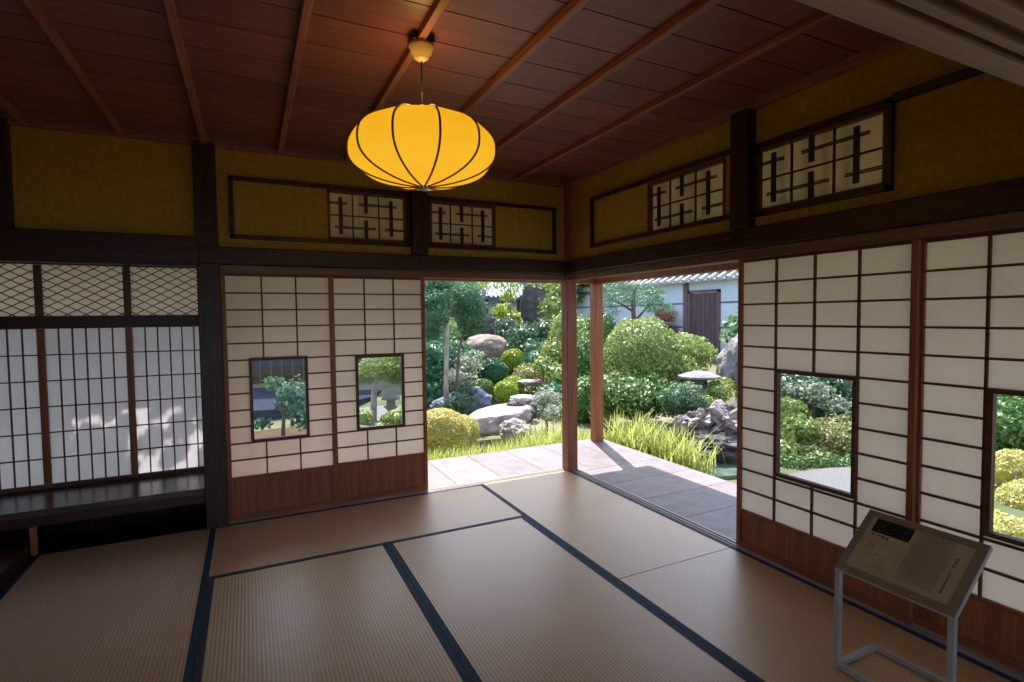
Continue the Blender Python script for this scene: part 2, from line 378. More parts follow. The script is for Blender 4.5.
# ------------------------------------------------------------------ posts
def post(x0, x1, y0, y1, z0, z1, mat, name, label, bev=.006):
    cx, cy = (x0+x1)/2, (y0+y1)/2; r = MB((cx, cy, z0)).box(x0, x1, y0, y1, z0, z1).build(name, mat, None, bev)
    return tag(r, label, 'post')
post(-.068, .035, -.068, .035, -.11, 2.55, 'post_wood_z', 'corner_post', 'reddish brown square post at the room corner where the two openings meet')
p = post(.94, 1.05, .94, 1.05, -.06, 1.75, 'red_wood_z', 'veranda_post', 'sunlit orange brown post standing on the outer edge of the veranda')
post(-2.885, -2.755, -.075, .05, -.11, 2.552, 'dark_wood_z', 'alcove_post', 'dark heavy post left of the back paper screens, reaching the ceiling')
post(-3.86, -3.785, -.075, .03, 1.88, 2.552, 'dark_wood_z', 'edge_post', 'very dark post at the far left edge above the desk alcove')
def strut(a, s0, s1, z0, label):
    m = MB(); abox(m, a, s0, s1, -.10, -.028, z0, 2.518)
    r = tag(m.build('hanging_strut', 'dark_wood_z', None, .004), label, 'post')
    c = (s0+s1)/2+(.04 if a == 'y' else 0); k = MB()
    p0 = (lambda s, t, z: (s, t, z)) if a == 'x' else (lambda s, t, z: (t, s, z))
    ring = [(c+.016*math.cos(i*PI/3), 1.812+.016*math.sin(i*PI/3)) for i in range(6)]
    k.v = [p0(s, -.084, z) for s, z in ring]+[p0(s, -.092, z) for s, z in [(c+(s-c)*.7, 1.812+(z-1.812)*.7) for s, z in ring]]
    k.f = [(i, (i+1) % 6, 6+(i+1) % 6, 6+i) for i in range(6)]+[tuple(range(6, 12))]
    tag(k.build('nail_cover', 'black_iron'), 'small dark nail cover on the rail below the strut of the %s wall' % ('back' if a == 'x' else 'right'), 'nail cover')
strut('x', -1.455, -1.335, 1.872, 'short dark strut in the back wall between the two lattice windows')
strut('y', -1.985, -1.865, 1.872, 'short dark strut in the right wall between the two lattice windows')

# ------------------------------------------------------------------ transom frames and windows
def transom_frame(a, s0, s1, z0, z1, label, open_end=None):
    m = MB(); w_ = .028; t0, t1 = -.055, -.028
    abox(m, a, s0, s1, t0, t1, z1-w_, z1); abox(m, a, s0, s1, t0, t1, z0, z0+w_)
    abox(m, a, s0, s0+w_, t0, t1, z0, z1); abox(m, a, s1-w_, s1, t0, t1, z0, z1)
    return tag(m.build('transom_frame', 'dark_wood_'+a, None, .002), label, 'frame')
transom_frame('x', -2.685, -1.457, 1.93, 2.345, 'dark frame around the left transom of the back wall, left of the strut')
transom_frame('x', -1.333, -.165, 1.93, 2.33, 'dark frame around the right transom of the back wall, beside the corner')
transom_frame('y', -1.862, -.40, 1.945, 2.35, 'dark frame around the transom of the right wall nearest the corner')
transom_frame('y', -2.70, -1.987, 1.925, 2.325, 'dark frame around the lattice window on the right wall farthest from the corner')
struct(MB().box(-.06, -.028, -3.7, -2.702, 2.30, 2.335).build('trim_10', 'dark_wood_y', None, .002))
def transom(a, s0, s1, z0, z1, label):
    L = s1-s0; H = z1-z0; c = (s0+s1)/2; z = (z0+z1)/2
    loc = (c, 0, z0) if a == 'x' else (0, c, z0)
    r = empty('transom_window', loc, label, 'transom window', 'lattice transom windows')
    # u runs left to right as seen from the room
    def P(u): return s0+u*L if a == 'x' else s1-u*L
    m = MB(loc); fw = .018
    for z_ in ((z0, z0+fw), (z1-fw, z1)): abox(m, a, s0, s1, -.034, .01, *z_)
    for s_ in ((s0, s0+fw), (s1-fw, s1)): abox(m, a, *s_, -.034, .01, z0, z1)
    m.build('frame', 'frame_wood_'+a, r)
    m = MB(loc)
    def V(u, v0, v1, wd, t=-.026): abox(m, a, P(u)-wd/2, P(u)+wd/2, t-.005, t+.006, z0+v0*H, z0+v1*H)
    def Hh(v, u0, u1, wd, t=-.02): abox(m, a, P(u0), P(u1), t-.004, t+.006, z0+v*H-wd/2, z0+v*H+wd/2)
    for u in (.31, .64): V(u, .03, .97, .009, -.02)
    Hh(.5, .02, .98, .009)
    V(.16, .12, .87, .026); V(.475, .57, .97, .026); V(.475, .03, .43, .026); V(.80, .12, .87, .026)
    for dv in (-.014, .014):
        Hh(.75+dv, .02, .24, .006); Hh(.75+dv, .39, .88, .006); Hh(.26+dv, .09, .60, .006); Hh(.26+dv, .72, .98, .006)
    m.build('lattice', 'dark_wood_'+a, r)
    m = MB(loc); abox(m, a, s0+.002, s1-.002, .002, .004, z0, z1); m.build('paper', 'warm_paper', r)
    # the same short bars repeat on the outer face and show through the paper
    m = MB(loc)
    def V2(u): abox(m, a, P(u)-.012, P(u)+.012, .03, .036, z0, z1)
    for u in (.22, .42, .56, .72): V2(u)
    m.build('outer_lattice', 'dark_wood_'+a, r)
transom('x', *HB[0], 'lattice transom window of the back wall, left of the strut, below the lantern')
transom('x', *HB[1], 'lattice transom window of the back wall, right of the strut')
transom('y', *HR[0], 'small lattice transom window of the right wall, nearer the room corner')
transom('y', *HR[1], 'larger lattice transom window of the right wall, right of the hanging strut')

# ------------------------------------------------------------------ sliding paper screens with a glass pane
def shoji(a, s0, s1, tc, zk, cols, row_n, win, zw0, zw1, label, glabel):
    """s0..s1 extent, tc depth of the panel, zk top of the wooden skirt, win = (s0,s1) of the glass"""
    c = (s0+s1)/2; z0, z1 = .006, 1.706; loc = (c, tc, z0) if a == 'x' else (tc, c, z0)
    r = empty('shoji_screen', loc, label, 'paper screen', 'sliding paper screens with a glass pane')
    st = .028; T = .013
    for k, (p, q) in enumerate(((s0, s0+st), (s1-st, s1))):
        m = MB(loc); abox(m, a, p, q, tc-T, tc+T, z0, z1); m.build('stile', 'koshi_wood_z', r, .002)
    m = MB(loc); abox(m, a, s0+st, s1-st, tc-T, tc+T, z1-.022, z1); m.build('top_rail', 'frame_wood_'+a, r)
    m = MB(loc); abox(m, a, s0+st, s1-st, tc-T, tc+T, z0, z0+.035); m.build('bottom_rail', 'koshi_wood_'+a, r)
    m = MB(loc); abox(m, a, s0+st, s1-st, tc-T+.008, tc+T-.008, z0+.035, zk-.018)
    m.build('skirt_board', 'koshi_wood_z', r)
    m = MB(loc); abox(m, a, s0+st, s1-st, tc-T, tc+T, zk-.018, zk); m.build('skirt_rail', 'koshi_wood_'+a, r)
    # lattice
    i0, i1 = s0+st, s1-st; zt = z1-.022; rh = (zt-zk)/row_n; kw = .0105
    m = MB(loc); t0, t1 = tc-.011, tc+.001
    for k in range(1, row_n):
        z = zk+k*rh
        if zw0+.01 < z < zw1-.01:
            abox(m, a, i0, win[0], t0, t1, z-kw/2, z+kw/2); abox(m, a, win[1], i1, t0, t1, z-kw/2, z+kw/2)
        else: abox(m, a, i0, i1, t0, t1, z-kw/2, z+kw/2)
    for k in range(1, cols):
        s = i0+(i1-i0)*k/cols
        if win[0]+.02 < s < win[1]-.02 or cols == 3:
            abox(m, a, s-kw/2, s+kw/2, t0, t1, zk, zw0); abox(m, a, s-kw/2, s+kw/2, t0, t1, zw1, zt)
        else: abox(m, a, s-kw/2, s+kw/2, t0, t1, zk, zt)
    m.build('lattice', 'frame_wood_'+a, r)
    m = wall_mb(a, i0, i1, zk, zt, tc+.002, tc+.0035, [(win[0], win[1], zw0, zw1)]); m.o = Vector(loc); m.v = [tuple(Vector(v)-m.o) for v in m.v]
    m.build('paper', 'paper', r)
    fw = .02; m = MB(loc)
    for z_ in ((zw0, zw0+fw), (zw1-fw, zw1)): abox(m, a, win[0], win[1], tc-.02, tc+.014, *z_)
    for s_ in ((win[0], win[0]+fw), (win[1]-fw, win[1])): abox(m, a, *s_, tc-.02, tc+.014, zw0+fw, zw1-fw)
    wf = m.build('window_frame', 'frame_wood_'+a, r, .0015)
    m = MB(loc); abox(m, a, win[0]+fw, win[1]-fw, tc-.002, tc+.002, zw0+fw, zw1-fw)
    g = m.build('glass_pane', 'glass', wf); g['label'] = glabel
shoji('x', -2.754, -2.036, .004, .308, 3, 12, (-2.600, -2.220), .538, 1.124, 'paper screen of the back wall next to the dark post, its pane showing dark boards', 'glass pane with a dark board wall behind it')
shoji('x', -2.052, -1.335, .034, .308, 3, 12, (-1.882, -1.512), .538, 1.108, 'paper screen of the back wall beside the open doorway, glass pane showing a pine', 'glass pane with a pine behind it')
shoji('y', -2.792, -1.852, .004, .235, 4, 12, (-2.546, -2.102), .492, 1.085, 'paper screen of the right wall bordering the open doorway, glass pane showing green shrubs', 'glass pane with green shrubs behind it')
shoji('y', -3.715, -2.775, .034, .235, 4, 12, (-3.478, -3.034), .492, 1.085, 'paper screen at the right edge of the view behind the information stand', 'glass pane with yellow shrubs behind it')

# ------------------------------------------------------------------ reading-desk bay at left
YB = .45
r = empty('desk_board', (-3.8, .2, .27), 'dark polished desk board below the tall narrow-gridded screens at left', 'desk board')
MB((-3.8, .2, .27)).box(-4.8, -2.80, -.03, .44, .228, .27).build('board', 'shelf_wood', r, .004)
MB((-3.8, .2, .27)).box(-4.8, -2.80, -.022, 0, .17, .2275).build('apron', 'dark_wood_x', r)
o = MB((-3.8, .2, .27)).box(-3.795, -3.765, -.03, .0, 0, .17).build('leg', 'red_wood_z', r, .002); o['label'] = 'light brown upright'
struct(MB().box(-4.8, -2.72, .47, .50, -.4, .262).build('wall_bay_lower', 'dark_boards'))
struct(MB().box(-2.80, -2.75, .05, .52, -.4, 1.9).build('wall_bay_side', 'plaster'))
struct(MB().box(-4.9, -2.75, .05, .60, 1.80, 1.86).build('ceiling_bay', 'dark_wood_x'))
struct(MB().box(-4.85, -4.8, -3.7, .55, -.4, 2.6).build('wall_left', 'plaster'))
struct(MB().box(-4.8, -2.80, .43, .475, 1.352, 1.426).build('trim_11', 'dark_wood_x', None, .003))
struct(MB().box(-4.8, -2.80, .43, .475, .262, .285).build('trim_12', 'dark_wood_x', None, .002))
struct(MB().box(-4.8, -2.80, .43, .475, 1.765, 1.80).build('trim_13', 'dark_wood_x', None, .002))
edges = [-4.31, -3.825, -3.345, -2.86]
names = ['leftmost', 'middle', 'rightmost']
for i in range(3):
    x0, x1 = edges[i], edges[i+1]; c = (x0+x1)/2; loc = (c, YB, .285)
    r = empty('desk_screen', loc, ['tall narrow-gridded paper screen above the desk, cut by the left edge of the view', 'tall narrow-gridded paper screen above the desk with leaf-shaped sun patches, middle of three', 'tall narrow-gridded paper screen above the desk touching the dark alcove post, sun-dappled'][i], 'paper screen', 'screens above the desk board')
    for p, q in ((x0, x0+.02), (x1-.02, x1)): MB(loc).box(p, q, YB-.014, YB+.012, .287, 1.358).build('stile', 'koshi_wood_z', r)
    for p, q in ((.287, .305), (1.342, 1.358)): MB(loc).box(x0+.02, x1-.02, YB-.014, YB+.012, p, q).build('rail', 'frame_wood_x', r)
    m = MB(loc); a0, a1 = x0+.02, x1-.02
    for k in range(1, 6): s = a0+(a1-a0)*k/6; m.box(s-.004, s+.004, YB-.012, YB, .305, 1.342)
    for k in range(1, 6): z = .305+(1.342-.305)*k/6; m.box(a0, a1, YB-.012, YB, z-.004, z+.004)
    m.build('lattice', 'frame_wood_x', r)
    MB(loc).box(a0, a1, YB+.001, YB+.0025, .305, 1.342).build('paper', 'sky_tinted_paper', r)
    loc = (c, YB, 1.42)
    r = empty('lattice_transom', loc, ['diamond lattice transom above the desk screens at the left edge of the view', 'diamond lattice transom above the desk screens, middle of three', 'diamond lattice transom above the desk screens next to the alcove post'][i], 'transom window', 'diamond lattice transoms above the desk')
    z0, z1 = 1.422, 1.763
    for p, q in ((x0, x0+.02), (x1-.02, x1)): MB(loc).box(p, q, YB-.014, YB+.012, z0, z1).build('stile', 'frame_wood_z', r)
    m = MB(loc); sl_ = .56; dz = .056; x_0, x_1 = a0, a1
    for sgn in (1, -1):
        for k in range(-16, 18):
            zc = z0+k*dz+(.03 if sgn < 0 else 0)
            # z = zc + sgn*sl*(x-a0), clipped to the window
            pts = []
            xa, xb = x_0, x_1
            f = lambda x: zc+sgn*sl_*(x-x_0)
            xs = sorted([(z0-zc)/(sgn*sl_)+x_0, (z1-zc)/(sgn*sl_)+x_0]); xa = max(xa, xs[0]); xb = min(xb, xs[1])
            if xb-xa > .01: m.bar((xa, YB-.006+.003*sgn, f(xa)), (xb, YB-.006+.003*sgn, f(xb)), .004, .0062)
    m.build('lattice', 'frame_wood_x', r)
    MB(loc).box(a0, a1, YB+.001, YB+.0025, z0, z1).build('paper', 'paper', r)
struct(MB().box(-4.8, -4.312, .43, .475, -.1, 1.8).build('wall_bay_end', 'plaster'))
# raised alcove platform at far left
r = empty('alcove_platform', (-4.2, -1.2, 0), 'dark raised alcove platform with a black front beam at the lower left edge', 'platform')
MB((-4.2, -1.2, 0)).box(-3.93, -3.785, -3.6, -.085, -.05, .085).build('front_beam', 'dark_wood_y', r, .006)
MB((-4.2, -1.2, 0)).box(-4.79, -3.935, -3.6, -.085, -.05, .06).build('mat_top', 'tatami_y', r)

# ------------------------------------------------------------------ beam of the next room, crossing overhead at top right
m = MB()
for y0, y1, z in ((-3.82, -3.80, 1.738), (-3.80, -3.775, 1.752), (-3.775, -3.757, 1.738), (-3.757, -3.738, 1.752), (-3.738, -3.726, 1.738), (-3.726, -3.714, 1.752)): m.box(-4.8, 0, y0, y1, z, 1.78)
struct(m.build('trim_14', 'old_beam', None, .0015))
struct(MB().box(-4.8, -.03, -3.713, -3.675, 1.738, 1.86).build('trim_15', 'old_beam', None, .006))
struct(MB().box(-4.8, 0, -3.80, -3.72, 1.78, 2.6).build('wall_front', 'plaster'))
struct(MB().box(-.0, .05, -7.8, -3.8, -.1, 2.6).build('wall_next_room', 'plaster'))
struct(MB().box(-4.85, -4.8, -5.2, -3.8, -.1, 2.6).build('wall_next_room_left', 'plaster'))

# ------------------------------------------------------------------ paper lantern
LX, LY = -1.915, -1.89
r = empty('pendant_lantern', (LX, LY, 2.55), 'glowing yellow ribbed oval pendant lantern hanging from the wooden ceiling', 'pendant lamp')
LO = (LX, LY, 2.55)
H0, H1, RR = 1.935, 2.225, .303
nr = 11; PH = math.atan2(CX-LX, -(CY-LY))-PI/2+math.radians(12); prof = []
for i in range(33):
    v = i/32; z = H0+(H1-H0)*v
    t = (v-.50)/(.50 if v < .50 else .545)
    rr = RR*max(0, 1-abs(t)**2.5)**.62
    prof.append((max(rr, .012), z))
sv = []; sf = []; K = nr*8
for rr, z in prof:
    for k in range(K):
        th = 2*PI*k/K+PH; q = (k % 8)/8.0; lobe = 1-.028*math.sin(q*PI)*1.0
        sv.append((rr*lobe*math.cos(th), rr*lobe*math.sin(th), z-2.55))
for i in range(32):
    for k in range(K): sf.append((i*K+k, i*K+(k+1) % K, (i+1)*K+(k+1) % K, (i+1)*K+k))
me = bpy.data.meshes.new('shade'); me.from_pydata(sv, [], sf); me.polygons.foreach_set('use_smooth', [True]*len(me.polygons))
o = link('shade', me, 'lantern_fabric', r); so = o.modifiers.new('solid', 'SOLIDIFY'); so.thickness = .0015
for k in range(nr):
    th = 2*PI*k/nr+PH; m = MB(LO); pts = [(LX+(rr+.002)*math.cos(th), LY+(rr+.002)*math.sin(th), z) for rr, z in prof]
    m.tube(pts, [.0046]*len(pts), 6); m.build('rib', 'koshi_wood_z', r, smooth=True)
rt = prof[-1][0]
m = MB(LO); m.tube([(LX+rt*math.cos(2*PI*k/48), LY+rt*math.sin(2*PI*k/48), H1) for k in range(49)], [.006]*49, 6); m.build('top_ring', 'dark_wood_z', r, smooth=True)
MB(LO).lathe((LX, LY, H0), [(.006, -.014), (.02, -.01), (.026, 0), (.02, .006)], 16).build('bottom_cap', 'metal_leg', r, smooth=True)
MB(LO).tube([(LX, LY, 2.21), (LX, LY, 2.47)], [.0035]*2, 8).build('cord', 'ink', r)
MB(LO).lathe((LX, LY, 2.21), [(.018, 0), (.02, .05), (.012, .06)], 16).build('socket', 'ceramic', r)
MB(LO).lathe((LX, LY, 2.10), [(.006, 0), (.03, .02), (.042, .05), (.03, .09), (.016, .11)], 16).build('bulb', 'ceramic', r, smooth=True)
cu = MB(LO).lathe((LX, LY, 2.455), [(.010, -.004), (.03, .008), (.034, .026), (.044, .030), (.046, .046), (.052, .05), (.052, .062)], 28).build('ceiling_cup', 'ceramic', r, smooth=True)
MB(LO).box(LX-.045, LX+.045, LY-.045, LY+.045, 2.517, 2.552).build('mounting_block', 'dark_wood_z', r, .003)
pl = bpy.data.lights.new('lantern_light', 'POINT'); pl.energy = 1.2; pl.color = (1, .62, .22); pl.shadow_soft_size = .05
po = bpy.data.objects.new('lantern_light', pl); COL.objects.link(po); po.parent = r; po.location = (0, 0, 2.33-2.55)

# ------------------------------------------------------------------ information stand
SX0, SX1, SY0, SY1 = -.572, -.305, -3.205, -2.808
SXT = -.345; ZF, ZK = .397, .588
SO = (SX0, (SY0+SY1)/2, 0)
r = empty('information_stand', SO, 'small metal information stand with a tilted brown panel beside the right screens', 'sign stand')
tb = .021
for y in (SY1-.011, SY0+.011): MB(SO).box(SX0, SX0+tb, y-tb/2, y+tb/2, .0, ZF+.0).build('leg', 'metal_leg', r, .002)
MB(SO).box(SX0+tb, SX1, SY1-tb-.001, SY1-.001, .002, .002+tb).box(SX0+tb, SX1, SY0+.001, SY0+tb+.001, .002, .002+tb).box(SX1-tb, SX1, SY0+tb, SY1-tb, .002, .002+tb).box(SX0, SX0+tb, SY0+tb, SY1-tb, .002, .002+tb).build('base_loop', 'metal_leg', r, .002)
# tilted panel, local frame: e1 runs from the far-left end to the right end (-y), e2 up the slope
pF = Vector((SX0, SY1, ZF)); e1 = Vector((0, -1, 0)); e2 = Vector((SXT-SX0, 0, ZK-ZF)); Lp = SY1-SY0; Dp = e2.length; e2.normalize(); e3 = e1.cross(e2)
if e3.z < 0: e3 = -e3
def slab(m, u0, u1, v0, v1, h0, h1):
    b = len(m.v)
    for h in (h0, h1):
        for u, v in ((u0, v0), (u1, v0), (u1, v1), (u0, v1)): m.v.append(tuple(pF+e1*u+e2*v+e3*h-m.o))
    for q in ((3, 2, 1, 0), (4, 5, 6, 7), (0, 1, 5, 4), (1, 2, 6, 5), (2, 3, 7, 6), (3, 0, 4, 7)): m.f.append(tuple(b+i for i in q))
m = MB(SO); slab(m, 0, Lp, 0, Dp, -.018, 0); m.build('tray', 'metal_leg', r, .002)
m = MB(SO); fw = .03
slab(m, .001, Lp-.001, .001, fw, 0, .004); slab(m, .001, Lp-.001, Dp-fw, Dp-.001, 0, .004); slab(m, .001, fw, fw, Dp-fw, 0, .004); slab(m, Lp-fw, Lp-.001, fw, Dp-fw, 0, .004)
fr = m.build('panel_frame', 'sign_frame', r, .001)
m = MB(SO); slab(m, fw, Lp-fw, fw, Dp-fw, 0, .002); fc = m.build('printed_panel', 'sign_face', r)
rng = random.Random(4)
def glyphs(name, mat, u0, u1, v0, v1, cell, gap, par, dens=3):    # upright columns of tiny brush-like characters
    m = MB(SO); u = u1
    while u-cell > u0:
        v = v1
        while v-cell > v0:
            for k in range(dens):
                if rng.random() < .5: a = v-cell*rng.uniform(.15, .85); slab(m, u-cell*.9, u-cell*.15, a-.0005, a+.0005, .0021, .0024)
                else: a = u-cell*rng.uniform(.2, .8); slab(m, a-.0005, a+.0005, v-cell*.9, v-cell*.1, .0021, .0024)
            v -= cell
        u -= cell+gap
    return m.build(name, mat, par)
m = MB(SO); slab(m, .045, .178, .205, .275, .0020, .0023); pic = m.build('dark_picture', 'ink', fc)
m = MB(SO)
for k in range(26):
    u = rng.uniform(.05, .165); v = rng.uniform(.212, .268); slab(m, u, u+rng.uniform(.003, .012), v, v+.0012, .00235, .0026)
m.build('picture_strokes', 'white_ink', pic)
m = MB(SO)
for u, v, a, b in ((.05, .192, .014, .005), (.07, .192, .012, .005)): slab(m, u, u+a, v, v+b, .0021, .0024)
m.build('small_caption', 'brown_ink', fc)
m = MB(SO)
for u in (.088, .103): slab(m, u, u+.011, .186, .197, .0021, .0024)
m.build('green_caption', 'green_ink', fc)
m = MB(SO)
for k in range(40):
    u = .055+.09*rng.random()**1.5; v = .15-.09*(u-.055)/.09+rng.uniform(-.018, .018); slab(m, u, u+rng.uniform(.003, .009), v, v+.0016, .0021, .0024)
m.build('sketch_drawing', 'faded_ink', fc)
glyphs('body_text', 'faded_ink', .19, .312, .05, .265, .0055, .0022, fc, 2)
glyphs('title_text', 'ink', .322, .340, .16, .21, .014, .002, fc, 5)
glyphs('subtitle_text', 'brown_ink', .324, .337, .05, .15, .010, .002, fc, 6)

# ------------------------------------------------------------------ veranda
r = MB()
x = -2.75
while x < 1.08: r.box(x, min(x+.43, 1.10), .05, 1.10, -.10, -.06); x += .434
y = .046
while y > -5.2: r.box(.05, 1.10, y-.43, y, -.10, -.06); y -= .434
tag(r.build('veranda_deck', 'deck', None, .002), 'weathered wide-board veranda wrapping around the open corner of the room', 'veranda')
tag(MB().box(-2.75, 1.02, .96, 1.0, -.2, -.105).box(.96, 1.0, -5.2, .955, -.2, -.105).build('veranda_joist', 'old_post'), 'grey timber joist under the outer edge of the veranda', 'joist')
for i, (x, y) in enumerate(((.98, .98), (-.8, .98), (-2.6, .98), (.98, -1.2), (.98, -3.4))):
    tag(MB((x, y, -.45)).box(x-.05, x+.05, y-.05, y+.05, -.45, -.20).build('veranda_stilt', 'old_post'), 'short grey stilt carrying the veranda edge joist', 'post', 'stilts under the veranda')
tag(MB().box(-2.75, 1.05, .95, 1.05, 1.75, 1.89).box(.95, 1.05, -5.2, .95, 1.75, 1.89).build('veranda_beam', 'post_wood_z', None, .004), 'dark reddish beam on top of the veranda post, along the outer top of the openings', 'beam')
# roof with deep eaves (shades the veranda)
EX, EZ = 1.34, 2.04
rb = MB(); t_ = .07
A = [(-6.2, -9, EZ), (EX, -9, EZ), (EX, 1.30, EZ), (-6.2, 1.30, EZ)]
B = [(-4.6, -7.4, 2.95), (-1.2, -7.4, 2.95), (-1.2, -1.2, 2.95), (-4.6, -1.2, 2.95)]
b0 = [tuple(p) for p in A+B]; top = [(x, y, z+t_) for x, y, z in b0]
rb.v = b0+top
for i in range(4):
    j = (i+1) % 4; rb.f += [(i, j, 4+j, 4+i), (8+i, 8+j, 12+j, 12+i), (i, j, 8+j, 8+i)]
rb.f += [(4, 5, 6, 7), (12, 13, 14, 15)]
struct(rb.build('roof', 'old_post'))

# ------------------------------------------------------------------ plants and stones
def leafmesh(P, Nn, size, aspect, rs, jitter=.7, fold=True):
    n = len(P); rd = rs.normal(size=(n, 3)); nn = Nn+jitter*rd; nn /= np.linalg.norm(nn, axis=1)[:, None]
    t = rs.normal(size=(n, 3)); t -= (t*nn).sum(1)[:, None]*nn; t /= np.linalg.norm(t, axis=1)[:, None]; b = np.cross(nn, t)
    s = (size*rs.uniform(.6, 1.3, n))[:, None]
    V = np.stack([P-t*s*.5, P+b*s*aspect*.5+nn*s*.08, P+t*s*.5, P-b*s*aspect*.5+nn*s*.08], 1).reshape(-1, 3)
    return V
def pack(V, nq, extra=None):      # quads then extra (verts, tris)
    me = bpy.data.meshes.new('m'); nv = len(V); loops = np.arange(nq*4); starts = np.arange(nq)*4; tot = np.full(nq, 4)
    if extra is not None:
        ev, ef = extra; V = np.vstack([V, ev]); loops = np.concatenate([loops, (ef+nv).ravel()]); starts = np.concatenate([starts, nq*4+np.arange(len(ef))*3]); tot = np.concatenate([tot, np.full(len(ef), 3)])
    me.vertices.add(len(V)); me.vertices.foreach_set('co', V.astype(np.float32).ravel())
    me.loops.add(len(loops)); me.loops.foreach_set('vertex_index', loops.astype(np.int32))
    me.polygons.add(len(starts)); me.polygons.foreach_set('loop_start', starts.astype(np.int32)); me.polygons.foreach_set('loop_total', tot.astype(np.int32))
    me.update(calc_edges=True); me.validate(); return me
_ic = bmesh.new(); bmesh.ops.create_icosphere(_ic, subdivisions=3, radius=1)
ICV = np.array([v.co[:] for v in _ic.verts]); ICF = np.array([[v.index for v in f.verts] for f in _ic.faces]); _ic.free()
_ic = bmesh.new(); bmesh.ops.create_icosphere(_ic, subdivisions=5, radius=1)
IC5V = np.array([v.co[:] for v in _ic.verts]); IC5F = np.array([[v.index for v in f.verts] for f in _ic.faces]); _ic.free()
def blobs_mesh(blobs, leaf_size, cover, seed, aspect=.6, core=.82, shell=.14, jitter=.7, rag=.0):
    rs = np.random.RandomState(seed); VV = []; cv = []; cf = []; nb = 0
    for (c, rad) in blobs:
        c = np.array(c, float); rad = np.array(rad, float) if hasattr(rad, '__len__') else np.array([rad]*3, float)
        area = 4*PI*((rad[0]*rad[1])**1.6/3+(rad[0]*rad[2])**1.6/3+(rad[1]*rad[2])**1.6/3)**(1/1.6)
        n = int(cover*area/(leaf_size**2*aspect*.5)); n = max(60, min(n, 26000))
        d = rs.normal(size=(n, 3)); d /= np.linalg.norm(d, axis=1)[:, None]
        k = 1+rs.uniform(-shell, shell*.4, n)+rag*(rs.random_sample(n)**3)
        lump = np.array([noise.noise(Vector(v)*2.3+Vector((seed*1.7, 0, 0))) for v in d])*shell*1.2
        P = c+d*rad*(k+lump)[:, None]
        VV.append(leafmesh(P, d/rad*rad.mean(), leaf_size, aspect, rs, jitter))
        if core:
            base = len(cv) and sum(len(x) for x in cv) or 0
            lump2 = np.array([noise.noise(Vector(v)*2.3+Vector((seed*1.7, 0, 0))) for v in ICV])*shell*1.2
            cv.append(c+ICV*rad*(core+lump2)[:, None]); cf.append(ICF+base)
    V = np.vstack(VV); ex = (np.vstack(cv), np.vstack(cf)) if core else None
    return pack(V, len(V)//4, ex)
SEED = [10]
def shrub(name, label, mat, blobs, leaf_size=.05, cover=1.6, trunk=None, cat='shrub', group=None, bark='bark', core=.82, shell=.14, aspect=.6, jitter=.7, rag=0, base=None):
    """blobs in world coordinates; the root stands on the ground below them"""
    SEED[0] += 1
    cx = sum(b[0][0] for b in blobs)/len(blobs); cy = sum(b[0][1] for b in blobs)/len(blobs)
    if base: cx, cy = base
    z = terr(cx, cy)
    r = empty(name, (cx, cy, z), label, cat, group)
    bl = [((b[0][0]-cx, b[0][1]-cy, b[0][2]-z), b[1]) for b in blobs]
    me = blobs_mesh(bl, leaf_size, cover, SEED[0], aspect, core, shell, jitter, rag); me.name = 'foliage'
    link('foliage', me, mat, r)
    if trunk is None: trunk = [[(cx, cy, z-.1), (cx, cy, max(b[0][2] for b in blobs))]]
    o = (cx, cy, z)
    for t in trunk:
        L = len(t); rad0 = .03 if len(t[0]) == 3 else t[0][3]
        MB(o).tube([p[:3] for p in t], [rad0*(1-.45*i/max(1, L-1)) for i in range(L)], 8).build('trunk', bark, r, smooth=True)
    return r
def ball(px, py, D, rpx, squash=1.0, deep=None):
    c = at(px, py, D); rr = rpx/F*D; return ((c.x, c.y, c.z), (rr, deep or rr, rr*squash))
def rock(name, label, mat, px, py, D, rx, rz, seed, ry=None, rough=.25, freq=1.3, yaw=0, flat=0, cat='rock', tilt=0, group=None, sink=True):
    c = at(px, py, D); sx, sz = rx/F*D, rz/F*D; sy = ry or sx
    me = bpy.data.meshes.new(name); V = []
    for v in IC5V:
        v = Vector(v); nz = noise.fractal(v*freq+Vector((seed*3.1, seed, 0)), 1.0, 2.0, 5)
        ce = noise.cell(v*1.6+Vector((seed, 0, 0)))
        k = 1+rough*nz; q = v*k
        if flat and q.z > flat: q.z = flat+(q.z-flat)*.15
        V.append((q.x*sx, q.y*sy, q.z*sz))
    me.from_pydata(V, [], IC5F.tolist()); me.polygons.foreach_set('use_smooth', [True]*len(me.polygons))
    o = link(name, me, mat); o.location = c; o.rotation_euler = (0, tilt, yaw)
    m = o.modifiers.new('weld', 'DECIMATE'); m.ratio = .35
    me.polygons.foreach_set('use_smooth', [False]*len(me.polygons))
    return tag(o, label, cat, group)

